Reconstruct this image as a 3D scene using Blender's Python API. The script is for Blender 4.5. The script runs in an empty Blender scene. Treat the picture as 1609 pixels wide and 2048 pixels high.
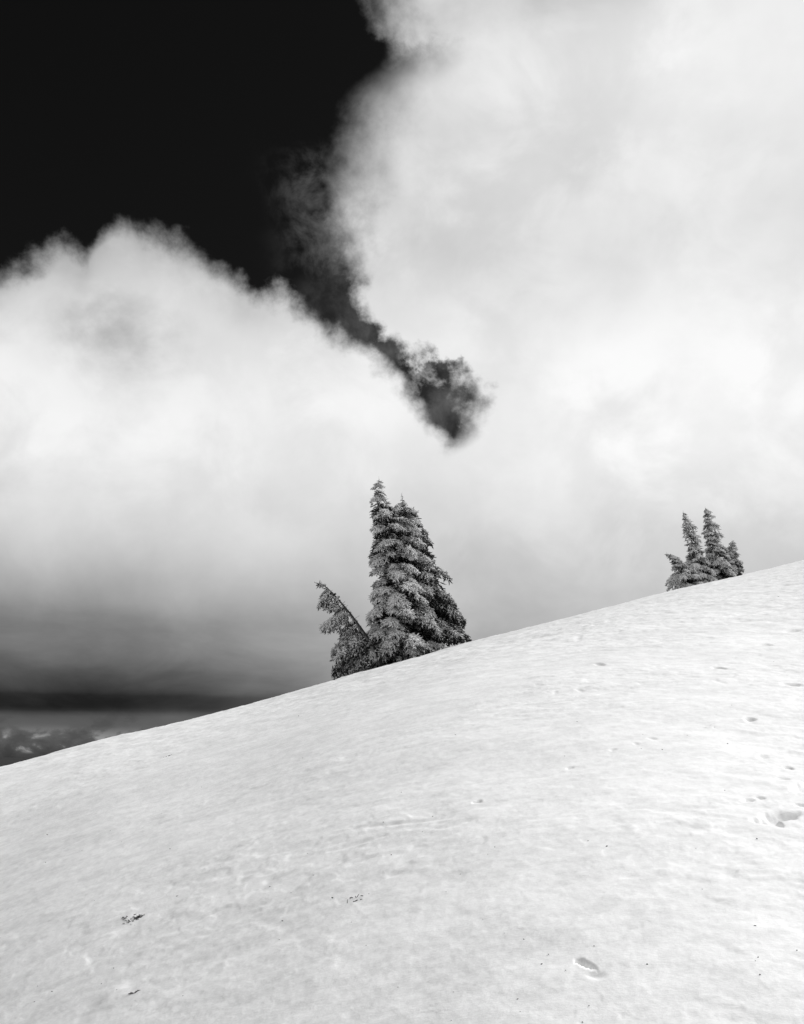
import bpy, math, random
import numpy as np
from mathutils import Vector, Matrix

random.seed(7)
rng = np.random.default_rng(7)
SC = bpy.context.scene
COL = SC.collection

# ------------------------------------------------------------------ camera
CAM_H = 1.6                       # eye height above the snow
PITCH = math.radians(15.3)
W, H = 1609.0, 2048.0             # photograph size, used to turn measured points into places
F = (H / 2) / math.tan(math.radians(30))
cam_d = bpy.data.cameras.new("camera")
cam_d.sensor_fit = 'VERTICAL'
cam_d.angle = math.radians(60)
cam_d.clip_start = 0.05
cam_d.clip_end = 200000
cam = bpy.data.objects.new("camera", cam_d)
COL.objects.link(cam)
cam.location = (0, 0, CAM_H)
cam.rotation_euler = (math.pi / 2 + PITCH, 0, 0)
SC.camera = cam


def ray(px, py):
    X = (px - W / 2) / F
    Y = (H / 2 - py) / F
    c, s = math.cos(PITCH), math.sin(PITCH)
    return X, c - Y * s, s + Y * c


def at(px, py, depth):
    x, y, z = ray(px, py)
    k = depth / y
    return Vector((x * k, depth, CAM_H + z * k))


def azel(px, py):
    x, y, z = ray(px, py)
    return math.atan2(x, y), math.atan2(z, math.hypot(x, y))


# ------------------------------------------------------------------ view
SC.view_settings.view_transform = 'Standard'
SC.view_settings.look = 'None'
SC.view_settings.exposure = 0.0
SC.view_settings.gamma = 1.0
SC.view_settings.use_curve_mapping = False
SC.render.engine = 'CYCLES'
SC.cycles.use_denoising = True
SC.cycles.max_bounces = 6
SC.cycles.diffuse_bounces = 4

# ------------------------------------------------------------------ sun (behind the bright right-hand cloud)
SUN_AZ = math.radians(68)         # to the right of the view, measured from +Y
SUN_EL = math.radians(36)
sun_d = bpy.data.lights.new("sun", 'SUN')
sun_d.energy = 3.8
sun_d.angle = math.radians(36)
sun_d.color = (1, 1, 1)
sun = bpy.data.objects.new("sun", sun_d)
COL.objects.link(sun)
sdir = Vector((math.sin(SUN_AZ) * math.cos(SUN_EL), math.cos(SUN_AZ) * math.cos(SUN_EL), math.sin(SUN_EL)))
sun.rotation_euler = sdir.to_track_quat('Z', 'Y').to_euler()

# ------------------------------------------------------------------ sky: deep-red-filtered Nishita with cloud masses
world = bpy.data.worlds.new("World")
SC.world = world
world.use_nodes = True
nt = world.node_tree
nt.nodes.clear()


class NB:
    """small helper to write node maths"""

    def __init__(self, tree):
        self.t = tree

    def n(self, kind, **kw):
        nd = self.t.nodes.new(kind)
        for k, v in kw.items():
            setattr(nd, k, v)
        return nd

    def link(self, a, b):
        self.t.links.new(a, b)

    def put(self, sock, v):
        if isinstance(v, (int, float)):
            sock.default_value = v
        elif isinstance(v, (tuple, list)):
            sock.default_value = v
        else:
            self.link(v, sock)

    def m(self, op, a, b=0.0, c=0.0, clamp=False):
        nd = self.n('ShaderNodeMath', operation=op, use_clamp=clamp)
        self.put(nd.inputs[0], a)
        self.put(nd.inputs[1], b)
        self.put(nd.inputs[2], c)
        return nd.outputs[0]

    def step(self, v, a, b, lo=0.0, hi=1.0):
        nd = self.n('ShaderNodeMapRange', interpolation_type='SMOOTHSTEP', clamp=True)
        self.put(nd.inputs['Value'], v)
        self.put(nd.inputs['From Min'], a)
        self.put(nd.inputs['From Max'], b)
        self.put(nd.inputs['To Min'], lo)
        self.put(nd.inputs['To Max'], hi)
        return nd.outputs[0]

    def mix(self, f, a, b):
        nd = self.n('ShaderNodeMix', data_type='FLOAT')
        self.put(nd.inputs[0], f)
        self.put(nd.inputs[2], a)
        self.put(nd.inputs[3], b)
        return nd.outputs[0]

    def noise(self, vec, scale, detail=6.0, rough=0.55, dist=0.0, lac=2.0):
        nd = self.n('ShaderNodeTexNoise')
        self.put(nd.inputs['Vector'], vec)
        nd.inputs['Scale'].default_value = scale
        nd.inputs['Detail'].default_value = detail
        nd.inputs['Roughness'].default_value = rough
        nd.inputs['Lacunarity'].default_value = lac
        nd.inputs['Distortion'].default_value = dist
        return nd.outputs['Fac']

    def scalevec(self, vec, s, off=(0, 0, 0)):
        nd = self.n('ShaderNodeMapping')
        self.put(nd.inputs['Vector'], vec)
        nd.inputs['Scale'].default_value = s
        nd.inputs['Location'].default_value = off
        return nd.outputs[0]

    def curve(self, v, pts):
        nd = self.n('ShaderNodeFloatCurve')
        self.put(nd.inputs['Value'], v)
        cv = nd.mapping.curves[0]
        pts = sorted(pts)
        cv.points[0].location = pts[0]
        cv.points[1].location = pts[-1]
        for p in pts[1:-1]:
            cv.points.new(*p)
        nd.mapping.extend = 'HORIZONTAL'
        nd.mapping.update()
        return nd.outputs[0]


def lin(s):
    return ((s + 0.055) / 1.055) ** 2.4 if s > 0.04 else s / 12.92


b = NB(nt)
tc = b.n('ShaderNodeTexCoord')
D = tc.outputs['Generated']
sep = b.n('ShaderNodeSeparateXYZ')
b.link(D, sep.inputs[0])
dx, dy, dz = sep.outputs
AZ0, AZW = -0.6, 1.2
EL0, ELW = -0.1, 1.0
az = b.m('ARCTAN2', dx, dy)
el = b.m('ARCSINE', dz)
U = b.m('DIVIDE', b.m('SUBTRACT', az, AZ0), AZW)
V = b.m('DIVIDE', b.m('SUBTRACT', el, EL0), ELW)


def uv(px, py):
    a, e = azel(px, py)
    return (a - AZ0) / AZW, (e - EL0) / ELW


# domain noise shared by the cloud edges
nA = b.m('SUBTRACT', b.noise(D, 7.0, 9.0, 0.56, 0.15), 0.5)
nB = b.m('SUBTRACT', b.noise(D, 24.0, 9.0, 0.60, 0.06), 0.5)
nC = b.m('SUBTRACT', b.noise(b.scalevec(D, (1, 1, 1), (3.1, 1.7, 5.2)), 3.2, 7.0, 0.55, 0.4), 0.5)

# left cloud: top edge as a function of azimuth
lt = [(-60, 550), (0, 525), (60, 512), (100, 484), (140, 482), (175, 486), (205, 450), (245, 430), (300, 444), (350, 464),
      (400, 494), (460, 522), (530, 552), (600, 588), (660, 638), (720, 686), (780, 728), (825, 782), (865, 830),
      (915, 872), (960, 900), (1050, 960), (1250, 1060)]
Vtop = b.curve(U, [uv(*p) for p in lt])
fL = b.m('SUBTRACT', Vtop, V)
fLn = b.m('ADD', b.m('ADD', fL, b.m('MULTIPLY', nA, 0.045)), b.m('MULTIPLY', nB, 0.075))
mL = b.m('MULTIPLY', b.step(fLn, -0.006, 0.034), b.step(b.m('ADD', fL, b.m('MULTIPLY', nA, 0.10)), -0.02, 0.075, b.step(U, uv(430, 500)[0], uv(600, 590)[0], 0.45, 1.0), 1.0))
# right cloud: left edge as a function of elevation
rt = [(730, -60), (745, 0), (765, 60), (805, 95), (800, 125), (756, 165), (715, 215), (688, 270), (665, 330), (655, 380),
      (668, 440), (676, 500), (680, 545), (696, 590), (722, 630), (778, 680), (836, 722), (892, 734), (926, 768),
      (934, 815), (922, 850), (900, 885), (850, 922), (780, 948), (600, 1000)]
Uleft = b.curve(b.m('ADD', V, b.m('ADD', b.m('MULTIPLY', nB, 0.05), b.m('MULTIPLY', nA, 0.03))), [(v, u) for u, v in (uv(*p) for p in rt)])
fR = b.m('SUBTRACT', U, Uleft)
softR = b.step(V, uv(800, 650)[1], uv(800, 300)[1], 0.026, 0.085)
fRn = b.m('ADD', b.m('ADD', fR, b.m('MULTIPLY', nA, b.m('MULTIPLY', softR, 1.5))), b.m('MULTIPLY', nB, 0.075))
mR = b.step(fRn, b.m('MULTIPLY', softR, -0.30), softR)
# thin smoke-like wisps that hang in the gap between the two masses
gapU = b.m('ADD', Uleft, -0.020)
wv = b.m('DIVIDE', b.m('SUBTRACT', U, gapU), 0.030)
wband = b.m('EXPONENT', b.m('MULTIPLY', b.m('MULTIPLY', wv, wv), -1.0))
wh = b.m('MULTIPLY', b.step(V, uv(700, 640)[1], uv(700, 520)[1]), b.step(V, uv(650, 330)[1], uv(650, 270)[1], 1.0, 0.0))
wn = b.step(b.noise(D, 19.0, 9.0, 0.62, 0.25), 0.40, 0.70)
mW = b.m('MULTIPLY', b.m('MULTIPLY', wband, wh), b.m('MULTIPLY', wn, 0.13))


def union(a, c):
    return b.m('SUBTRACT', 1.0, b.m('MULTIPLY', b.m('SUBTRACT', 1.0, a), b.m('SUBTRACT', 1.0, c)))


mF = union(union(mL, mR), mW)
# elsewhere round the sky the same broken cloud cover goes on
mG = b.step(b.m('ADD', nC, b.m('MULTIPLY', nA, 0.35)), -0.09, 0.06)
cdir = Vector((0, math.cos(math.radians(17)), math.sin(math.radians(17))))
dotn = b.n('ShaderNodeVectorMath', operation='DOT_PRODUCT')
b.link(D, dotn.inputs[0])
dotn.inputs[1].default_value = cdir
inview = b.step(dotn.outputs['Value'], math.cos(math.radians(62)), math.cos(math.radians(42)))
veil = b.step(b.noise(D, 17.0, 9.0, 0.6, 0.2), 0.42, 0.76, 0.014, 0.12)
mF = union(mF, b.m('MULTIPLY', veil, b.m('MULTIPLY', b.step(V, uv(800, 500)[1], uv(800, 660)[1]), b.step(U, uv(560, 560)[0], uv(660, 600)[0]))))
scud = b.step(b.noise(b.scalevec(D, (1, 1, 1), (4.4, 2.1, 0.7)), 26.0, 9.0, 0.6, 0.15), 0.48, 0.68, 0.0, 0.70)
hu, hv = uv(875, 800)
hx_ = b.m('DIVIDE', b.m('SUBTRACT', U, hu), 0.050)
hy_ = b.m('DIVIDE', b.m('SUBTRACT', V, hv), 0.060)
hole = b.m('EXPONENT', b.m('MULTIPLY', b.m('ADD', b.m('MULTIPLY', hx_, hx_), b.m('MULTIPLY', hy_, hy_)), -1.0))
mF = union(mF, b.m('MULTIPLY', scud, hole))
mask = b.mix(inview, mG, mF)
mask = union(mask, b.step(el, 0.30, 0.10))          # closed cover low down

# cloud brightness (display values) against elevation: left and right sides of the view
lc = [(100, -100, .88), (100, 300, .88), (100, 440, .86), (100, 520, .87), (100, 600, .89), (100, 700, .91), (100, 800, .925), (100, 900, .91),
      (100, 1000, .865), (100, 1080, .80), (100, 1150, .69), (100, 1200, .60), (100, 1250, .49), (100, 1290, .46),
      (100, 1320, .40), (100, 1350, .32), (100, 1378, .275), (100, 1388, .19), (100, 1410, .175), (100, 1417, .19), (100, 1424, .32),
      (100, 1450, .375), (100, 1500, .30), (100, 1530, .21)]
rc = [(1200, -40, .80), (1200, 0, .83), (1200, 60, .88), (1200, 150, .90), (1200, 300, .885), (1200, 450, .87), (1200, 580, .875), (1200, 700, .93),
      (1200, 800, .94), (1200, 900, .93), (1200, 1000, .885), (1200, 1080, .84), (1200, 1150, .79), (1200, 1210, .75),
      (1200, 1300, .68), (1200, 1380, .50), (1200, 1420, .40), (1200, 1530, .30)]
wob = b.m('MULTIPLY', nA, 0.030)
Vw = b.m('ADD', V, b.m('MULTIPLY', wob, b.step(el, 0.0, 0.2, 0.22, 1.0)))
tl = b.curve(Vw, [(uv(x, y)[1], t) for x, y, t in lc])
tr = b.curve(Vw, [(uv(x, y)[1], t) for x, y, t in rc])
side = b.step(az, azel(150, 1200)[0], azel(900, 1200)[0])
tone = b.mix(side, tl, tr)
# the cloud in front of the sun, off to the right, glows
glow = b.step(az, azel(900, 800)[0], azel(1700, 800)[0], 0.0, 0.035)
tone = b.m('ADD', tone, b.m('MULTIPLY', glow, b.step(el, 0.04, 0.2)))


def blob(px, py, ru, rv, amp, noisy=None):
    u0, v0 = uv(px, py)
    a_ = b.m('DIVIDE', b.m('SUBTRACT', U, u0), ru)
    c_ = b.m('DIVIDE', b.m('SUBTRACT', V, v0), rv)
    g = b.m('EXPONENT', b.m('MULTIPLY', b.m('ADD', b.m('MULTIPLY', a_, a_), b.m('MULTIPLY', c_, c_)), -1.0))
    g = b.m('MULTIPLY', g, amp)
    return b.m('MULTIPLY', g, noisy) if noisy is not None else g


swirl = b.step(nA, -0.12, 0.16)
tone = b.m('ADD', tone, blob(230, 660, .075, .055, -0.22, swirl))
tone = b.m('ADD', tone, blob(330, 610, .05, .035, 0.05))
tone = b.m('ADD', tone, blob(960, 640, .03, .06, 0.05, swirl))
tone = b.m('ADD', tone, blob(800, 450, .07, .14, -0.025))
tone = b.m('ADD', tone, blob(1350, 780, .16, .12, 0.012))
# billow modelling
nD = b.m('SUBTRACT', b.step(b.noise(b.scalevec(D, (1, 1, 1.15), (2.2, .4, 1.3)), 9.0, 8.0, 0.56, 0.35), 0.36, 0.66), 0.5)
nE = b.step(b.noise(b.scalevec(D, (1, 1, 1), (7.7, 3.4, 2.3)), 3.0, 2.0, 0.5), 0.40, 0.60)
tone = b.m('ADD', tone, b.m('MULTIPLY', b.m('MULTIPLY', nD, nE), b.m('MULTIPLY', b.step(el, 0.10, 0.24), 0.070)))
tone = b.m('ADD', tone, b.m('MULTIPLY', b.m('MULTIPLY', nA, b.step(el, 0.03, 0.16)), 0.13))
tone = b.m('ADD', tone, b.m('MULTIPLY', b.m('MULTIPLY', nC, b.step(el, 0.03, 0.2)), 0.10))
tone = b.m('ADD', tone, b.m('MULTIPLY', b.m('MULTIPLY', nB, b.step(el, 0.10, 0.3)), 0.012))
# flattened streaks in the low decks
low = b.noise(b.scalevec(D, (1, 1, 3.2)), 7.0, 7.0, 0.55, 0.35)
tone = b.m('ADD', tone, b.m('MULTIPLY', b.m('MULTIPLY', b.m('SUBTRACT', low, 0.5), 0.28), b.m('MULTIPLY', b.step(el, 0.22, 0.07), b.step(el, 0.02, 0.06, 0.35, 1.0))))
# small far cumulus standing on the horizon
cu = b.noise(b.scalevec(D, (1, 1, 1.7), (0.35, 0.2, 0.0)), 30.0, 9.0, 0.58, 0.25)
cub = b.m('MULTIPLY', b.step(el, 0.0, 0.004), b.step(el, 0.032, 0.010))
tone = b.m('ADD', tone, b.m('MULTIPLY', b.m('MULTIPLY', b.step(cu, 0.48, 0.60), cub), 0.27))
tone = b.m('ADD', tone, b.m('MULTIPLY', b.m('MULTIPLY', b.step(cu, 0.50, 0.36), b.step(el, 0.055, 0.02)), -0.045))
# thin edges of a cloud are lit less
tone = b.m('MAXIMUM', b.m('MINIMUM', tone, 0.985), 0.05)
cloud = b.m('POWER', tone, 2.25)

sky = b.n('ShaderNodeTexSky', sky_type='NISHITA')
sky.sun_disc = False
sky.sun_elevation = SUN_EL
sky.sun_rotation = SUN_AZ
sky.altitude = 2000
sc_ = b.n('ShaderNodeSeparateColor')
b.link(sky.outputs[0], sc_.inputs[0])
clear = b.m('MULTIPLY', sc_.outputs[0], 0.075)      # deep red filter: only the red of the blue sky is left
rad = b.mix(mask, clear, b.m('MULTIPLY', cloud, 10.0))
cc = b.n('ShaderNodeCombineColor')
for i in range(3):
    b.link(rad, cc.inputs[i])
bg = b.n('ShaderNodeBackground')
b.link(cc.outputs[0], bg.inputs[0])
bg.inputs[1].default_value = 0.1
wo = b.n('ShaderNodeOutputWorld')
b.link(bg.outputs[0], wo.inputs[0])
world.cycles.sampling_method = 'MANUAL'
world.cycles.sample_map_resolution = 512


# ------------------------------------------------------------------ helpers
def material(name):
    m = bpy.data.materials.new(name)
    m.use_nodes = True
    m.node_tree.nodes.clear()
    nb = NB(m.node_tree)
    out = nb.n('ShaderNodeOutputMaterial')
    bs = nb.n('ShaderNodeBsdfPrincipled')
    nb.link(bs.outputs[0], out.inputs[0])
    return m, nb, bs


def grey(nb, v):
    cn = nb.n('ShaderNodeCombineColor')
    for i_ in range(3):
        nb.put(cn.inputs[i_], v)
    return cn.outputs[0]


def mesh_obj(name, verts, faces, mat, parent=None, smooth=False):
    me = bpy.data.meshes.new(name)
    me.from_pydata(verts, [], faces)
    me.update()
    if smooth:
        me.polygons.foreach_set('use_smooth', [True] * len(me.polygons))
    if mat:
        me.materials.append(mat)
    o = bpy.data.objects.new(name, me)
    COL.objects.link(o)
    o.parent = parent
    return o


def hash2(ix, iy, seed):
    h_ = (ix.astype(np.int64) * 374761393 + iy.astype(np.int64) * 668265263 + seed * 974634777) & 0xFFFFFFFF
    h_ = ((h_ ^ (h_ >> 13)) * 1274126177) & 0xFFFFFFFF
    return ((h_ ^ (h_ >> 16)) & 0xFFFF) / 65535.0


def gnoise(x, y, seed=0):
    ix, iy = np.floor(x), np.floor(y)
    fx, fy = x - ix, y - iy
    u_ = fx * fx * fx * (fx * (fx * 6 - 15) + 10)
    v_ = fy * fy * fy * (fy * (fy * 6 - 15) + 10)

    def g(ox, oy):
        a_ = hash2(ix + ox, iy + oy, seed) * 2 * np.pi
        return np.cos(a_) * (fx - ox) + np.sin(a_) * (fy - oy)
    return (g(0, 0) * (1 - u_) + g(1, 0) * u_) * (1 - v_) + (g(0, 1) * (1 - u_) + g(1, 1) * u_) * v_


def fbm(x, y, octv=4, seed=0):
    s_, a_ = 0.0, 1.0
    for k in range(octv):
        s_ = s_ + a_ * gnoise(x * 2 ** k + 17.3 * k, y * 2 ** k - 9.1 * k, seed + k)
        a_ *= 0.5
    return s_


def sstep(a_, c_, v):
    t_ = np.clip((v - a_) / (c_ - a_), 0, 1)
    return t_ * t_ * (3 - 2 * t_)


# ------------------------------------------------------------------ the snow hill
sil = [(0, 1535), (200, 1480), (350, 1447), (500, 1410), (580, 1388), (640, 1369), (720, 1347), (800, 1325), (880, 1301),
       (960, 1280), (1050, 1258), (1150, 1232), (1250, 1206), (1340, 1184), (1400, 1170), (1470, 1153), (1540, 1138), (1609, 1121)]
st = np.array([ray(*p) for p in sil])
tt, ss = st[:, 0] / st[:, 1], st[:, 2] / st[:, 1]
A_, B_ = np.polyfit(tt, ss, 1)
dl = ss - (A_ * tt + B_)
tfine = np.linspace(-0.7, 0.7, 281)
dfine = np.convolve(np.pad(np.interp(tfine, tt, dl), 10, 'edge'), np.ones(21) / 21, 'valid')


def crest(x):
    return np.clip(20.0 + x, 9.0, 60.0)


def base_h(x, y):
    """smooth hill, z with the camera's feet at 0"""
    x, y = np.asarray(x, float), np.asarray(y, float)
    t_ = x / np.maximum(np.abs(y), 1.0)
    fade = sstep(0.5, 3.0, y)
    dlt = np.interp(t_, tfine, dfine) * fade * np.maximum(y, 0)
    yc = crest(x)
    q = 1 - y / yc
    drop = CAM_H + 3.0 * (1 - np.exp(-0.10 * x * x / 3.0)) * sstep(-30, 0, y)
    h_ = A_ * x + B_ * y + dlt - drop * q * q * np.where(q < 0, 3.0, 1.0)
    r = np.hypot(x, y)
    far = np.maximum(r - 75, 0)
    return h_ + CAM_H - 0.006 * far * far


def hit(px, py):
    """where the line of sight through a measured point meets the hill"""
    x, y, z = ray(px, py)
    ys = np.linspace(1.0, 60, 6000)
    d_ = CAM_H + z / y * ys - base_h(x / y * ys, ys)
    k = np.argmax(d_ <= 0) if np.any(d_ <= 0) else np.argmin(d_)
    return float(x / y * ys[k]), float(ys[k])


# pits and marks pressed into the snow: centre, half length, half width, turn, depth, softness
PITS = []


def pit(px, py, lpx, lpy, ang, depth, soft=0.45):
    """lpx, lpy: half size as measured across and up the picture; ang: turn on the ground"""
    X_, Y_ = hit(px, py)
    k = (hit(px, py - 5)[1] - hit(px, py + 5)[1]) / 10.0
    PITS.append((X_, Y_, max(lpx * Y_ / F, .006), min(max(lpy * k, .008), .5), math.radians(ang), depth, soft))


pit(1160, 1934, 7, 4, -10, .03, .6)
pit(1190, 1962, 17, 8, -12, .009, .95)
pit(1524, 1646, 13, 6, 0, .04, .7)
pit(1544, 1648, 14, 8, 0, .07, .6)
pit(1496, 1598, 15, 3, 0, .018, .7)
pit(1520, 1592, 8, 3, 0, .02, .6)
pit(1566, 1551, 10, 2.5, 0, .016, .7)
pit(1575, 1528, 8, 4, 0, .02, .6)
pit(1604, 1609, 10, 4, 0, .025, .5)
pit(1225, 1495, 7, 1.2, 0, .014, .5)
pit(1272, 1483, 7, 1.2, 5, .012, .5)
pit(1440, 1335, 12, 3, 0, .03, .6)
pit(1500, 1434, 10, 3, 0, .03, .6)
pit(1582, 1370, 14, 4, 0, .035, .6)
pit(1530, 1290, 14, 3, 0, .03, .6)
pit(1585, 1260, 16, 3, 0, .03, .6)
pit(1200, 1330, 10, 2.5, 0, .02, .6)
pit(1140, 1532, 7, 1.5, 0, .012, .5)
pit(955, 1605, 8, 2, 5, .025, .4)
for i_ in range(12):       # old trampled prints on the far right
    pit(random.uniform(1080, 1609), random.uniform(1245, 1520), random.uniform(6, 18), random.uniform(2, 4.5),
        random.uniform(-20, 20), random.uniform(.005, .014), .9)
for i_ in range(5):
    pit(random.uniform(850, 1609), random.uniform(1480, 1800), random.uniform(6, 20), random.uniform(2, 5),
        random.uniform(-10, 20), random.uniform(.002, .005), .9)
GROOVES = [(hit(1152, 1934), hit(1196, 1952), .010, .042), (hit(1520, 1645), hit(1596, 1628), .05, .055), (hit(1588, 1575), hit(1680, 1562), .07, .13),
           (hit(352, 1860), hit(462, 1814), .016, .009), (hit(296, 1892), hit(334, 1872), .010, .006),
           (hit(690, 1662), hit(905, 1640), .02, .007), (hit(640, 1712), hit(790, 1668), .03, .010), (hit(690, 1738), hit(760, 1712), .03, .010),
           (hit(870, 1662), hit(960, 1640), .03, .008), (hit(770, 1760), hit(815, 1745), .02, .006)]
LX, LY = hit(225, 1985)
PITS.append((LX, LY, .085, .06, 0.3, -.010, .95))


def relief(x, y):
    r = np.hypot(x, y)
    w = 1 - sstep(45, 70, r)
    calm = 0.65 + 0.35 * sstep(1.0, 10.0, x)
    xr, yr = x + 0.25 * y, y - 0.10 * x
    h_ = 0.050 * fbm(xr * .30, yr * .45, 2, 1)
    h_ = h_ + 0.016 * fbm(xr * 0.9, yr * 1.5, 3, 5) * calm
    crust = sstep(0.0, 0.16, fbm(xr * 1.7, yr * 2.6, 4, 31))
    crust2 = sstep(-0.02, 0.12, fbm(xr * 4.5, yr * 6.0, 4, 61))
    patchy = sstep(-0.15, 0.35, gnoise(x * .45 + 3, y * .5, 77) + .03 * x)
    h_ = h_ + (0.0050 * crust + 0.0022 * crust2) * (.4 + patchy) * (.6 + .55 * sstep(-2, 4, x))
    h_ = h_ + 0.0036 * fbm(xr * 4.5, yr * 7., 4, 11) * calm
    h_ = h_ + 0.0014 * fbm(x * 21, y * 26, 3, 21)
    h_ = h_ + 0.019 * fbm(x * 2.6, y * 2.6, 4, 91) * sstep(8, 15, y)
    h_ = h_ * w
    warp = 0.35 * fbm(x * 17, y * 17, 3, 41)
    for (X_, Y_, lx, ly, an, dp, so) in PITS:
        R_ = 1.7 * max(lx, ly)
        sel = np.where((np.abs(x - X_) < R_) & (np.abs(y - Y_) < R_))
        if not len(sel[0]):
            continue
        xx, yy = x[sel] - X_, y[sel] - Y_
        a_ = (xx * math.cos(an) + yy * math.sin(an)) / lx
        c_ = (-xx * math.sin(an) + yy * math.cos(an)) / ly
        d_ = np.hypot(a_, c_) * (1 + .22 * np.sin(2 * np.arctan2(c_, a_) + X_ * 40)) + warp[sel] * .45
        h_[sel] = h_[sel] - dp * (1 - sstep(1 - so, 1 + so * 0.4, d_))
    for (p0, p1, wd, dp) in GROOVES:
        vx, vy = p1[0] - p0[0], p1[1] - p0[1]
        k = np.clip(((x - p0[0]) * vx + (y - p0[1]) * vy) / (vx * vx + vy * vy), 0, 1)
        d_ = np.hypot(x - p0[0] - k * vx, y - p0[1] - k * vy) / (wd * (.35 + .65 * np.sin(np.pi * k))) + warp * .9
        h_ = h_ - dp * (1 - sstep(.1, 1.6, d_)) * (.15 + .85 * np.sin(np.pi * k))
    return h_


def surf(x, y):
    x, y = np.atleast_1d(np.asarray(x, float)), np.atleast_1d(np.asarray(y, float))
    return base_h(x, y) + relief(x, y)


NC, NR = 880, 880
dense = np.linspace(-math.radians(31), math.radians(31), NC)
rest = np.linspace(math.radians(31), math.radians(329), 122)[1:-1]
azs = np.concatenate([dense, rest])
rr = np.concatenate([[0.35, 0.7, 1.1, 1.4, 1.7], np.geomspace(2.0, 48, NR), np.geomspace(52, 320, 28)])
R2, A2 = np.meshgrid(rr, azs, indexing='ij')
gx, gy = R2 * np.sin(A2), R2 * np.cos(A2)
gz = base_h(gx, gy) + relief(gx, gy)
nr_, nc_ = gx.shape
co = np.stack([gx, gy, gz], -1).reshape(-1, 3)
co = np.vstack([co, [[0, 0, float(surf(0.0, 0.01)[0])]]])
ii = np.arange(nr_ - 1)[:, None] * nc_ + np.arange(nc_)[None, :]
jj = np.arange(nr_ - 1)[:, None] * nc_ + (np.arange(nc_)[None, :] + 1) % nc_
quads = np.stack([ii, jj, jj + nc_, ii + nc_], -1).reshape(-1, 4)[:, ::-1]
ctr = len(co) - 1
tris = np.stack([np.full(nc_, ctr), (np.arange(nc_) + 1) % nc_, np.arange(nc_)], -1)
me = bpy.data.meshes.new("snow_slope")
me.vertices.add(len(co))
me.vertices.foreach_set('co', co.ravel())
loops = np.concatenate([quads.ravel(), tris.ravel()])
me.loops.add(len(loops))
me.loops.foreach_set('vertex_index', loops)
me.polygons.add(len(quads) + len(tris))
me.polygons.foreach_set('loop_start', np.concatenate([np.arange(len(quads)) * 4, len(quads) * 4 + np.arange(len(tris)) * 3]))
me.polygons.foreach_set('use_smooth', np.ones(len(quads) + len(tris), bool))
me.update(calc_edges=True)
me.validate()

m_snow, nb, bs = material("old_snow")
tcs = nb.n('ShaderNodeTexCoord')
P = tcs.outputs['Object']
st1 = nb.noise(nb.scalevec(P, (0.8, 1.3, 1.0)), 1.0, 7.0, 0.62, 0.8)
st2 = nb.step(nb.noise(nb.scalevec(P, (4.5, 6.0, 4.0)), 1.0, 8.0, 0.66, 0.5), 0.34, 0.66)
st3 = nb.step(nb.noise(nb.scalevec(P, (15.0, 19.0, 15.0)), 1.0, 6.0, 0.68, 0.4), 0.34, 0.66)
st4 = nb.noise(nb.scalevec(P, (80.0, 110.0, 80.0)), 1.0, 3.0, 0.7)
alb = nb.m('ADD', 0.865, nb.m('MULTIPLY', nb.m('SUBTRACT', st1, 0.5), 0.22))
alb = nb.m('ADD', alb, nb.m('MULTIPLY', nb.m('SUBTRACT', st2, 0.5), 0.10))
alb = nb.m('ADD', alb, nb.m('MULTIPLY', nb.m('SUBTRACT', st3, 0.5), 0.09))
alb = nb.m('ADD', alb, nb.m('MULTIPLY', nb.m('SUBTRACT', st4, 0.5), 0.11))
dirt = nb.m('MULTIPLY', nb.step(nb.noise(nb.scalevec(P, (6, 8, 6)), 1.0, 7.0, 0.74, 0.8), 0.60, 0.74), -0.22)
alb = nb.m('ADD', alb, dirt)
alb = nb.m('MAXIMUM', nb.m('MINIMUM', alb, 0.93), 0.3)
nb.link(grey(nb, alb), bs.inputs['Base Color'])
bs.inputs['Roughness'].default_value = 0.75
bs.inputs['Specular IOR Level'].default_value = 0.25
bmp = nb.n('ShaderNodeBump')
bmp.inputs['Strength'].default_value = 0.32
bmp.inputs['Distance'].default_value = 0.006
nb.link(nb.noise(nb.scalevec(P, (1, 1.6, 1)), 55.0, 5.0, 0.65), bmp.inputs['Height'])
nb.link(bmp.outputs[0], bs.inputs['Normal'])
me.materials.append(m_snow)
slope = bpy.data.objects.new("snow_slope", me)
COL.objects.link(slope)
slope["kind"] = "structure"

# far dark lowland reaching the horizon
m_low, nb, bs = material("far_forest_land")
tcs = nb.n('ShaderNodeTexCoord')
nl = nb.noise(tcs.outputs['Object'], 0.0006, 6.0, 0.6)
nb.link(grey(nb, nb.m('ADD', 0.02, nb.m('MULTIPLY', nl, 0.05))), bs.inputs['Base Color'])
bs.inputs['Roughness'].default_value = 1.0
bs.inputs['Specular IOR Level'].default_value = 0.0
lv, lf = [(0, 0, -260)], []
rings = [300, 900, 3000, 10000, 30000, 90000]
for r_ in rings:
    for k in range(96):
        a_ = k / 96 * 2 * math.pi
        lv.append((r_ * math.cos(a_), r_ * math.sin(a_), -260 + (random.uniform(-20, 20) if r_ > 500 else 0)))
for k in range(96):
    lf.append((0, 1 + k, 1 + (k + 1) % 96))
    for q in range(len(rings) - 1):
        o_ = 1 + q * 96
        lf.append((o_ + k, o_ + 96 + k, o_ + 96 + (k + 1) % 96, o_ + (k + 1) % 96))
low_o = mesh_obj("lowland", lv, lf, m_low)
low_o["kind"] = "structure"

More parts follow.
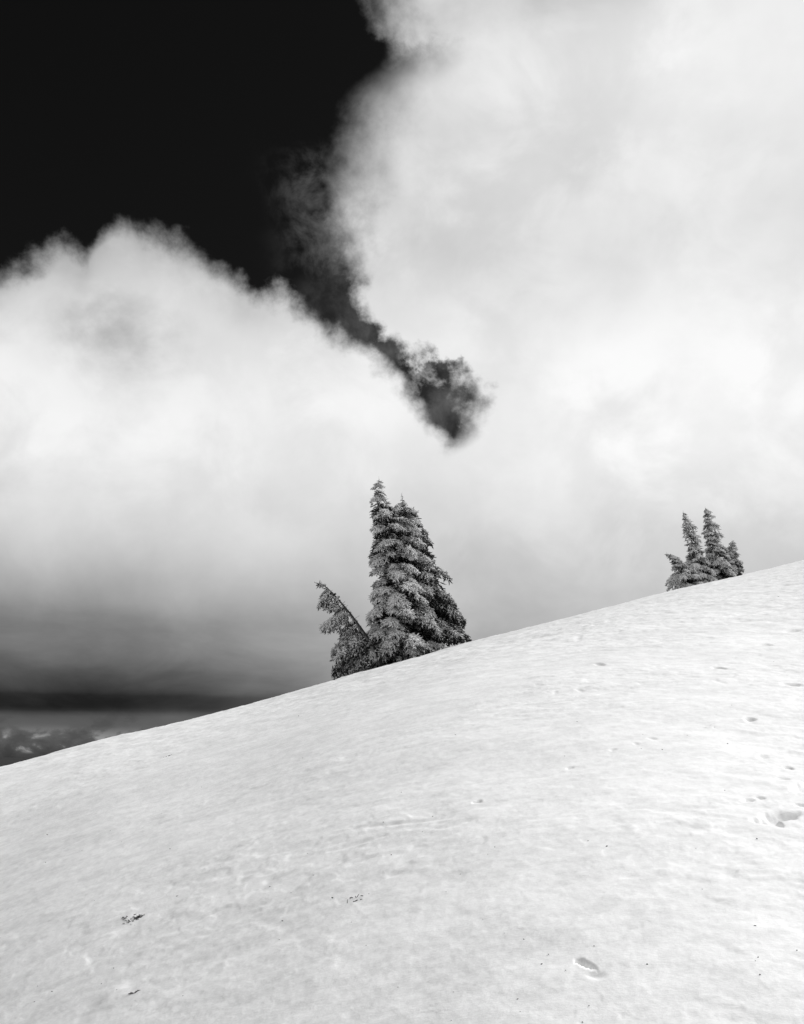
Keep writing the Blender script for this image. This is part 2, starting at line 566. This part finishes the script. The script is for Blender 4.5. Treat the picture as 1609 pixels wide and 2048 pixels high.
# ------------------------------------------------------------------ rime-covered conifers
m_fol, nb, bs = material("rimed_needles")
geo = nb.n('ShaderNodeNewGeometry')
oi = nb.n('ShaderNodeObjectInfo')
at_ = nb.n('ShaderNodeAttribute', attribute_type='OBJECT', attribute_name='rime_shade')
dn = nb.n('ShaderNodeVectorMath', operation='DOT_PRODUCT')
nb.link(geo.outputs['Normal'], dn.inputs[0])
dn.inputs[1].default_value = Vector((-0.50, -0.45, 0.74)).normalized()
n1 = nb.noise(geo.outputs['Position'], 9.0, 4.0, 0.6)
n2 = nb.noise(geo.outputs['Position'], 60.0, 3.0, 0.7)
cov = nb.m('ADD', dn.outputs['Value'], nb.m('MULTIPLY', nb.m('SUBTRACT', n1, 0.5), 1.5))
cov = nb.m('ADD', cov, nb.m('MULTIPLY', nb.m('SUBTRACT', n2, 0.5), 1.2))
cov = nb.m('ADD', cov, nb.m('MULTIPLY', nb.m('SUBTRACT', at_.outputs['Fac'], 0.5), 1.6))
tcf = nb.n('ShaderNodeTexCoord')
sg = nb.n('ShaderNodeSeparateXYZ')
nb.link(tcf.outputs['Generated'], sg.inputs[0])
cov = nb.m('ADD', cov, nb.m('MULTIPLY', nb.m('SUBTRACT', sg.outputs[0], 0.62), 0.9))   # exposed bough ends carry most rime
cov = nb.m('ADD', cov, nb.m('MULTIPLY', nb.m('SUBTRACT', sg.outputs[2], 0.55), 2.1))   # upper faces too; the dark undersides also paint shade into the colour
rime_shade = nb.step(cov, 0.12, 0.55)
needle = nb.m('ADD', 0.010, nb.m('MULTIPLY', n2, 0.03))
nb.link(grey(nb, nb.mix(rime_shade, needle, 0.86)), bs.inputs['Base Color'])
bs.inputs['Roughness'].default_value = 0.85
bs.inputs['Specular IOR Level'].default_value = 0.15

m_bark, nb, bs = material("dark_bark")
tcs = nb.n('ShaderNodeTexCoord')
nbk = nb.noise(nb.scalevec(tcs.outputs['Object'], (30, 30, 8)), 1.0, 6.0, 0.65)
geo = nb.n('ShaderNodeNewGeometry')
dn = nb.n('ShaderNodeVectorMath', operation='DOT_PRODUCT')
nb.link(geo.outputs['Normal'], dn.inputs[0])
dn.inputs[1].default_value = Vector((-0.9, -0.4, 0.0)).normalized()
rb = nb.step(nb.m('ADD', dn.outputs['Value'], nb.m('MULTIPLY', nb.m('SUBTRACT', nbk, 0.5), 1.5)), 0.3, 1.0)
nb.link(grey(nb, nb.mix(rb, nb.m('ADD', 0.012, nb.m('MULTIPLY', nbk, 0.05)), 0.35)), bs.inputs['Base Color'])
bs.inputs['Roughness'].default_value = 0.95
bmp = nb.n('ShaderNodeBump')
bmp.inputs['Strength'].default_value = 0.8
bmp.inputs['Distance'].default_value = 0.02
nb.link(nbk, bmp.inputs['Height'])
nb.link(bmp.outputs[0], bs.inputs['Normal'])


class Sprig:
    """collects needle-clad twig fingers"""

    def __init__(self):
        self.v, self.f = [], []

    def finger(self, p, d, l, r, needles=5):
        d = d.normalized()
        a_ = d.orthogonal().normalized()
        a_.rotate(Matrix.Rotation(random.uniform(0, 6.28), 3, d))
        c_ = d.cross(a_)
        o_ = len(self.v)
        bend = Vector((random.uniform(-.2, .2), random.uniform(-.2, .2), random.uniform(-.25, .05))) * l
        for s_, q in ((0, .45), (.38, 1.0), (.8, .7)):
            ctr_ = p + d * (l * s_) + bend * (s_ * s_)
            for k in range(4):
                an = k * math.pi / 2
                j = random.uniform(.65, 1.35)
                self.v.append(ctr_ + (a_ * math.cos(an) + c_ * math.sin(an)) * (r * q * j))
        self.v.append(p + d * l + bend)
        for s_ in range(2):
            for k in range(4):
                self.f.append((o_ + s_ * 4 + k, o_ + s_ * 4 + (k + 1) % 4, o_ + s_ * 4 + 4 + (k + 1) % 4, o_ + s_ * 4 + 4 + k))
        for k in range(4):
            self.f.append((o_ + 8 + k, o_ + 8 + (k + 1) % 4, o_ + 12))
        for k in range(needles):
            s_ = random.uniform(.1, 1.0)
            q = p + d * (l * s_) + bend * (s_ * s_)
            an = random.uniform(0, 6.28)
            rad_ = a_ * math.cos(an) + c_ * math.sin(an)
            tip_ = q + rad_ * random.uniform(1.3, 2.6) * r + d * random.uniform(.6, 2.0) * r
            sd = d.cross(rad_) * r * .35
            o2 = len(self.v)
            self.v += [q + sd, q - sd, tip_]
            self.f.append((o2, o2 + 1, o2 + 2))

    def stick(self, p0, p1, r0, r1):
        d = (p1 - p0).normalized()
        a_ = d.orthogonal().normalized()
        c_ = d.cross(a_)
        o_ = len(self.v)
        for p, r in ((p0, r0), (p1, r1)):
            for k in range(4):
                an = k * math.pi / 2
                self.v.append(p + (a_ * math.cos(an) + c_ * math.sin(an)) * r)
        for k in range(4):
            self.f.append((o_ + k, o_ + (k + 1) % 4, o_ + 4 + (k + 1) % 4, o_ + 4 + k))


def make_bough(L, fs, hang=1.0):
    """a drooping bough along +X of length L, twig fingers of size fs; tip at (L,0,0)"""
    s = Sprig()
    arch = random.uniform(.07, .19) * L

    def ax(t):
        return Vector((L * t, 0.03 * L * math.sin(5 * t), 4 * arch * t * (1 - t)))
    n = 7
    for k in range(n):
        s.stick(ax(k / n), ax((k + 1) / n), .020 * (1 - k / n) + .006, .020 * (1 - (k + 1) / n) + .006)
    nt_ = max(8, int(L / fs * 2.3))
    wid = random.uniform(.22, .32)
    for k in range(nt_):
        t = .08 + .92 * (k + random.random()) / nt_
        side_ = 1 if k % 2 else -1
        p = ax(t)
        tl_ = L * (wid * math.sin(math.pi * min(1, max(0, (t + .04) / 1.10))) ** .7 + .05) * random.uniform(.75, 1.15)
        dr = Vector((random.uniform(.25, .9), side_ * random.uniform(.6, 1.0), random.uniform(-.15, .25))).normalized()
        m_ = max(2, int(tl_ / fs * 2.6))
        prev = p
        for j in range(m_):
            w = (j + 1) / m_
            q = p + dr * (tl_ * w) + Vector((0, 0, -.75 * tl_ * w * w * hang))
            if j % 2 == 0:
                s.stick(prev, q, .006, .004)
                prev = q
            for e in range(2):
                dd = dr * random.uniform(.1, .8) + Vector((random.uniform(-.5, .9), random.uniform(-.7, .7),
                                                           random.uniform(-1.2, .25) * hang))
                s.finger(q, dd, fs * random.uniform(.6, 1.5), fs * random.uniform(.15, .24), 5)
    for k in range(max(4, int(L / fs * 1.5))):
        t = random.uniform(.75, 1.0)
        s.finger(ax(t), Vector((1, random.uniform(-1, 1), random.uniform(-1.2, .3))), fs * random.uniform(.8, 1.3), fs * .16, 5)
    me_ = bpy.data.meshes.new("bough")
    me_.from_pydata([tuple(v) for v in s.v], [], s.f)
    me_.update()
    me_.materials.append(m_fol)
    return me_


CLASSES = [(0.18, .060, .6), (0.34, .068, .9), (0.58, .075, 1.0), (0.90, .082, 1.1)]
random.seed(21)
BOUGHS = [[make_bough(L, fs, hg) for _ in range(5)] for L, fs, hg in CLASSES]


def place_bough(crown, origin, base, tip, rime_shade, name="bough", roll=0.0):
    v = tip - base
    L = v.length
    k = min(range(len(CLASSES)), key=lambda i: abs(math.log(CLASSES[i][0] / L)))
    o = bpy.data.objects.new(name, random.choice(BOUGHS[k]))
    COL.objects.link(o)
    o.parent = crown
    X_ = v.normalized()
    Z_ = Vector((0, 0, 1)) - X_ * X_.z
    Z_ = Z_.normalized() if Z_.length > .05 else Vector((0, -1, 0))
    Y_ = Z_.cross(X_)
    M = Matrix((X_, Y_, Z_)).transposed()
    M = M @ Matrix.Rotation(roll, 3, 'X')
    s_ = L / CLASSES[k][0]
    w_ = s_ ** .6
    o.matrix_local = Matrix.Translation(base - origin) @ M.to_4x4() @ Matrix.Diagonal((s_, w_ * random.uniform(.9, 1.1), w_, 1))
    o["rime_shade"] = rime_shade
    return o


def tube(name, pts, radii, mat, parent, origin, sides=9):
    vs, fs_ = [], []
    for i, (p, r) in enumerate(zip(pts, radii)):
        d = (pts[min(i + 1, len(pts) - 1)] - pts[max(i - 1, 0)]).normalized()
        a_ = d.cross(Vector((0, 1, 0))).normalized()
        c_ = d.cross(a_)
        for k in range(sides):
            an = 2 * math.pi * k / sides
            vs.append(tuple(p - origin + (a_ * math.cos(an) + c_ * math.sin(an)) * r * random.uniform(.85, 1.15)))
    for i in range(len(pts) - 1):
        for k in range(sides):
            fs_.append((i * sides + k, i * sides + (k + 1) % sides, (i + 1) * sides + (k + 1) % sides, (i + 1) * sides + k))
    fs_.append(tuple(range(sides))[::-1])
    fs_.append(tuple(range((len(pts) - 1) * sides, len(pts) * sides)))
    return mesh_obj(name, vs, fs_, mat, parent, True)


SEED = 3


def tree(name, label, group, depth, axis_px, prof, nb_, rime_mid, rime_side=0.25, rise=(.12, .5), inner=1.0, trunk_r=.09):
    """axis_px: trunk line from the ground up; prof: (py, left px, right px) crown edge, top to bottom"""
    random.seed(int(axis_px[0][0]) + SEED)
    base = at(*axis_px[0], depth)
    base.z = float(surf(base.x, base.y)[0])
    root = bpy.data.objects.new(name, None)
    COL.objects.link(root)
    root.location = base
    root["label"], root["category"], root["group"] = label, "tree", group
    ax_w = [base + Vector((0, 0, -.25))] + [at(*p, depth) for p in axis_px[1:]]
    pts, rad_ = [], []
    for i in range(len(ax_w) - 1):
        for k in range(5):
            pts.append(ax_w[i].lerp(ax_w[i + 1], k / 5))
    pts.append(ax_w[-1])
    zt = ax_w[-1].z
    rad_ = [max(.006, trunk_r * ((zt - p.z) / (zt - base.z)) ** .9) for p in pts]
    tube("trunk", pts, rad_, m_bark, root, base)
    zs = np.array([p.z for p in pts])
    xs = np.array([p.x for p in pts])
    ys_ = np.array([p.y for p in pts])

    def axis(z):
        return Vector((float(np.interp(z, zs, xs)), float(np.interp(z, zs, ys_)), z))
    pz, pl, pr = [], [], []
    for (py, l_, r_) in prof:
        e = at(l_, py, depth)
        g = at(r_, py, depth)
        c_ = axis(e.z)
        pz.append(e.z)
        pl.append(max(.03, c_.x - e.x))
        pr.append(max(.03, g.x - c_.x))
    o_ = np.argsort(pz)
    pz, pl, pr = np.array(pz)[o_], np.array(pl)[o_], np.array(pr)[o_]

    def Rad(z, phi):
        l_, r_ = float(np.interp(z, pz, pl)), float(np.interp(z, pz, pr))
        cx, sy = math.cos(phi), math.sin(phi)
        rx = r_ if cx > 0 else l_
        ry = 0.5 * (l_ + r_) * .95
        return 1 / math.sqrt((cx / rx) ** 2 + (sy / ry) ** 2)
    # inner foliage of the crown
    s = Sprig()
    z0, z1 = float(pz[0]), float(pz[-1])
    for k in range(int(1100 * inner)):
        z = z0 + (z1 - z0) * .86 * random.random() ** 1.25
        phi = random.uniform(0, 6.28)
        r = Rad(z, phi) * random.uniform(.1, .72)
        c_ = axis(z)
        p = c_ + Vector((math.cos(phi) * r, math.sin(phi) * r, 0)) - base
        s.finger(p, Vector((math.cos(phi), math.sin(phi), random.uniform(-.9, .1))), random.uniform(.08, .15), random.uniform(.014, .024), 4)
    top = axis(z1)
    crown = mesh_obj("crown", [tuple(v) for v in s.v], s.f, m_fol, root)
    crown["rime_shade"] = rime_mid - .45  # less rime inside; the low value also paints the crown's inner shade
    s = Sprig()
    tw = .72 if trunk_r > .08 else .34
    for k in range(170 if trunk_r > .08 else 70):   # frosted leader with its short upper shoots
        w = random.random() ** .75
        zz = z1 - w * tw
        ph = random.uniform(0, 6.283)
        s.finger(axis(zz) - base, Vector((math.cos(ph), math.sin(ph), random.uniform(-.5, .45))),
                 min(.24, max(.02, Rad(zz, ph) * random.uniform(.5, 1.05))), .007 + .008 * w, 5)
    s.stick(axis(z1 - .25) - base, top - base + Vector((0, 0, .06)), .010, .003)
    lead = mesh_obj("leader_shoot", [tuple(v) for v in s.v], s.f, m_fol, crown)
    lead["rime_shade"] = 1.0
    # boughs: area-weighted down the crown, golden-angle round it
    zz = np.linspace(z0, z1, 400)
    wgt = np.array([(np.interp(z, pz, pl) + np.interp(z, pz, pr)) * .5 for z in zz]) ** .75 + .24
    cum = np.cumsum(wgt) / wgt.sum()
    phi = random.uniform(0, 6)
    for k in range(nb_):
        nl_ = max(6, int(nb_ / 9))
        lay = (int(k / nb_ * nl_) + .5 + random.uniform(-.28, .28)) / nl_
        z = float(np.interp(lay, cum, zz)) + .10 * math.sin(phi * 2 + k * .21)
        z = min(max(z, z0), z1)
        phi += 2.39996 + random.uniform(-.45, .45)
        R_ = Rad(z, phi) * random.choice([.66, .82, .92, 1.0, 1.05, 1.12])
        c_ = axis(z)
        tip = c_ + Vector((math.cos(phi) * R_, math.sin(phi) * R_, 0))
        up = R_ * random.uniform(*rise)
        bz = axis(min(z + up, z1 - .02))
        inset = .12 if R_ > .35 else 0
        bs_ = bz + Vector((math.cos(phi), math.sin(phi), 0)) * (R_ * inset)
        gz_ = float(base_h(tip.x, tip.y))
        tip.z = max(tip.z, gz_ + .05)
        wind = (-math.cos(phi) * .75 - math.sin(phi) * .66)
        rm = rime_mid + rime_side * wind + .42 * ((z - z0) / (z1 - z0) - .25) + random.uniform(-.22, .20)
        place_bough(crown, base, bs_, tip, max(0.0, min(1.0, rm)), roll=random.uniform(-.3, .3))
    return root, crown, base, axis


G1, G2 = "conifers standing together on the crest", "small conifers clustered on the upper crest"
tree("conifer_tree", "tallest frosted conifer with a pointed spire standing on the snow crest", G1, 21.6,
     [(798, 1330), (790, 1180), (770, 1060), (758, 960)],
     [(957, 753, 762), (975, 746, 769), (1000, 742, 779), (1022, 736, 790), (1032, 741, 812), (1045, 750, 825), (1080, 750, 838), (1098, 740, 838),
      (1112, 735, 845), (1130, 748, 852), (1160, 745, 855), (1190, 738, 862), (1205, 746, 866), (1235, 734, 870), (1262, 742, 878),
      (1290, 732, 885), (1315, 722, 880), (1332, 735, 850)],
     155, .60, inner=1.2)
tree("conifer_tree", "dark broad conifer with stepped boughs close behind the tallest conifer", G1, 22.3,
     [(848, 1312), (835, 1180), (815, 1060), (804, 990)],
     [(988, 801, 807), (1008, 798, 810), (1018, 780, 832), (1035, 770, 848), (1060, 770, 850), (1080, 770, 858), (1095, 770, 872), (1118, 770, 890),
      (1135, 770, 886), (1160, 780, 905), (1178, 780, 890), (1195, 780, 920), (1212, 780, 912), (1232, 780, 944), (1255, 790, 942),
      (1278, 800, 957), (1292, 810, 930)],
     125, .32, rime_side=.25, inner=1.1)

# leaning tree with a bare upper side
lab = "leaning half-bare conifer with drooping boughs left of the tallest conifer"
dep = 21.2
lb = at(762, 1330, dep)
lb.z = float(surf(lb.x, lb.y)[0])
root = bpy.data.objects.new("conifer_tree", None)
COL.objects.link(root)
root.location = lb
root["label"], root["category"], root["group"] = "thin leaning half-bare conifer whose boughs droop from one side", "tree", G1
lp = [(768, 1345), (752, 1306), (742, 1288), (731, 1271), (722, 1259), (712, 1243), (697, 1224), (683, 1206), (668, 1189), (655, 1176), (646, 1170), (639, 1168)]
lpts = [at(x_, y_, dep) for x_, y_ in lp]
lr = [.075, .062, .060, .045, .048, .030, .031, .020, .018, .011, .009, .004]
tube("trunk", lpts, lr, m_bark, root, lb)
s = Sprig()
for k in range(44):   # broken stubs and bare twigs along the trunk
    i = random.randrange(1, len(lpts) - 1)
    p = lpts[i].lerp(lpts[i + 1], random.random()) - lb
    d = Vector((random.uniform(-.2, 1), random.uniform(-.6, .6), random.uniform(-.2, 1))).normalized()
    s.stick(p, p + d * random.uniform(.04, .10), .010, .004)
p = at(709, 1238, dep) - lb
s.stick(p, p + Vector((.12, 0, .08)), .006, .003)
for k in range(110):
    i = random.randrange(2, len(lpts) - 1)
    p = lpts[i].lerp(lpts[i + 1], random.random()) - lb
    s.finger(p, Vector((random.uniform(-1, .1), random.uniform(-.6, .6), random.uniform(-1, .3))), random.uniform(.05, .13), .013, 5)
for k in range(26):
    i = random.randrange(2, len(lpts) - 1)
    p = lpts[i].lerp(lpts[i + 1], random.random()) - lb
    s.finger(p, Vector((random.uniform(.2, 1), random.uniform(-.6, .6), random.uniform(-.2, 1))), random.uniform(.03, .08), .010, 5)
lcrown = mesh_obj("crown", [tuple(v) for v in s.v], s.f, m_fol, root)
lcrown["rime_shade"] = .35
LB = [((648, 1171), (637, 1168)), ((656, 1178), (641, 1193)), ((660, 1180), (638, 1212)), ((668, 1188), (650, 1216)), ((676, 1196), (658, 1219)),
      ((680, 1203), (668, 1221)), ((664, 1184), (645, 1208)), ((690, 1214), (672, 1230)),
      ((694, 1219), (660, 1243)), ((700, 1226), (648, 1252)), ((704, 1232), (660, 1257)), ((700, 1226), (668, 1246)),
      ((710, 1240), (684, 1264)), ((714, 1246), (680, 1276)), ((717, 1250), (692, 1280)), ((712, 1243), (695, 1262)), ((722, 1258), (703, 1278)),
      ((726, 1264), (690, 1290)), ((728, 1267), (666, 1304)), ((733, 1272), (676, 1312)), ((736, 1278), (690, 1310)), ((733, 1275), (712, 1300)), ((726, 1264), (700, 1296)),
      ((742, 1288), (700, 1322)), ((744, 1292), (668, 1340)), ((748, 1298), (682, 1338)), ((750, 1302), (690, 1348)), ((754, 1308), (704, 1346)),
      ((748, 1298), (712, 1330)), ((740, 1288), (718, 1314)), ((760, 1318), (716, 1348)), ((757, 1314), (728, 1342))]
for bp, tp in LB:
    b0 = at(*bp, dep) + Vector((random.uniform(-.05, .05), random.uniform(-.04, .04), random.uniform(-.05, .04)))
    t0 = at(*tp, dep) + Vector((0, random.uniform(-.22, .22), 0))
    t0.z = max(t0.z, float(base_h(t0.x, t0.y)) + .04)
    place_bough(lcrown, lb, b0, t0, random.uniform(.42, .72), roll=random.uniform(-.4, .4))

dR = 31.8
tree("conifer_tree", "slim frosted conifer spire beside a slightly taller twin, tip bent over", G2, dR,
     [(1402, 1176), (1396, 1130), (1382, 1075), (1367, 1027)],
     [(1024, 1364, 1370), (1040, 1366, 1382), (1058, 1369, 1394), (1075, 1370, 1397), (1090, 1373, 1404), (1106, 1374, 1410), (1125, 1372, 1416),
      (1145, 1368, 1425), (1165, 1372, 1430), (1178, 1380, 1425)], 90, .82, inner=.5, trunk_r=.07)
tree("conifer_tree", "tallest slim conifer of the small far cluster, frosted and upright", G2, dR + .3,
     [(1438, 1163), (1432, 1110), (1420, 1060), (1411, 1018)],
     [(1016, 1408, 1414), (1028, 1407, 1425), (1045, 1409, 1434), (1060, 1408, 1441), (1074, 1408, 1448), (1090, 1412, 1450), (1110, 1414, 1458),
      (1130, 1416, 1468), (1150, 1415, 1474), (1162, 1420, 1465)], 90, .80, inner=.5, trunk_r=.07)
tree("conifer_tree", "short round-topped conifer tucked beside the twin far spires", G2, dR + .5,
     [(1466, 1156), (1466, 1120), (1465, 1083)],
     [(1082, 1461, 1469), (1094, 1456, 1474), (1110, 1452, 1478), (1125, 1448, 1484), (1140, 1446, 1488), (1152, 1448, 1491)], 50, .76, inner=.35, trunk_r=.05)
root4, crown4, base4, _ = tree("conifer_tree", "low conifer bent sideways with spreading boughs at the foot of the twin spires", G2, dR - .4,
     [(1392, 1178), (1378, 1150), (1356, 1124), (1333, 1109)],
     [(1107, 1330, 1338), (1118, 1338, 1360), (1130, 1346, 1376), (1145, 1350, 1390), (1158, 1338, 1398), (1168, 1342, 1402), (1180, 1334, 1400)],
     60, .66, inner=.3, rise=(.1, .4), trunk_r=.05)

# ------------------------------------------------------------------ litter lying on the snow
m_lit, nb, bs = material("wet_dark_litter")
tcs = nb.n('ShaderNodeTexCoord')
nlt = nb.noise(tcs.outputs['Object'], 60.0, 4.0, 0.6)
nb.link(grey(nb, nb.m('ADD', 0.03, nb.m('MULTIPLY', nlt, 0.10))), bs.inputs['Base Color'])
bs.inputs['Roughness'].default_value = 0.8


def on_snow(px, py):
    X_, Y_ = hit(px, py)
    return Vector((X_, Y_, float(surf(X_, Y_)[0])))


def litter(name, label, px, py, rx, ry, n, size, cat="twig scrap"):
    c_ = on_snow(px, py)
    s = Sprig()
    for k in range(n):
        q = Vector((random.gauss(0, rx * .45), random.gauss(0, ry * .45), 0))
        q.z = float(surf(c_.x + q.x, c_.y + q.y)[0]) - c_.z + random.uniform(-.003, .004)
        d = Vector((random.uniform(-1, 1), random.uniform(-1, 1), random.uniform(-.1, .15))).normalized()
        if random.random() < .5:
            s.stick(q - d * size * .3, q + d * size * .8, .0022, .0012)
        else:
            s.finger(q, d, size * random.uniform(.6, 1.3), size * .16, 3)
    o = mesh_obj(name, [tuple(v) for v in s.v], s.f, m_lit)
    o.location = c_
    o["label"], o["category"] = label, cat
    return o


litter("conifer_scrap", "largest dark ragged scrap of conifer twigs lying on the snow", 272, 1840, .040, .045, 60, .015)
litter("conifer_scrap", "tiny dark twig fragment right beside the largest conifer scrap", 251, 1841, .018, .02, 9, .018)
litter("conifer_scrap", "small dark bark fragment beside a pale lump of snow", 268, 1985, .028, .012, 12, .018)
litter("conifer_scrap", "loose sprinkle of dark conifer bits, the most scattered of the scraps", 715, 1803, .06, .06, 16, .014)
litter("twig", "thin short twig lying on the snow below the crest edge", 340, 1511, .10, .02, 4, .05, "twig")

# needle specks strewn over the snow, too many and small to count
s = Sprig()
for k in range(110):
    px, py = random.uniform(-100, 1700), 1180 + 900 * random.random() ** .7
    hx, hy = hit(px, py)
    if base_h(hx, hy) < CAM_H + ray(px, py)[2] / ray(px, py)[1] * hy - .05:
        continue
    q = Vector((hx, hy, float(surf(hx, hy)[0]) + .001))
    sz = random.choice([.0018, .002, .0025, .003, .004]) * (0.6 + hy / 9)
    s.finger(q, Vector((random.uniform(-1, 1), random.uniform(-1, 1), .15)), sz * 2.2, sz * .55, 0)
sp = mesh_obj("needle_specks", [tuple(v) for v in s.v], s.f, m_lit)
sp["kind"] = "stuff"
sp["label"], sp["category"] = "tiny dark needle specks strewn over the snow slope", "litter"
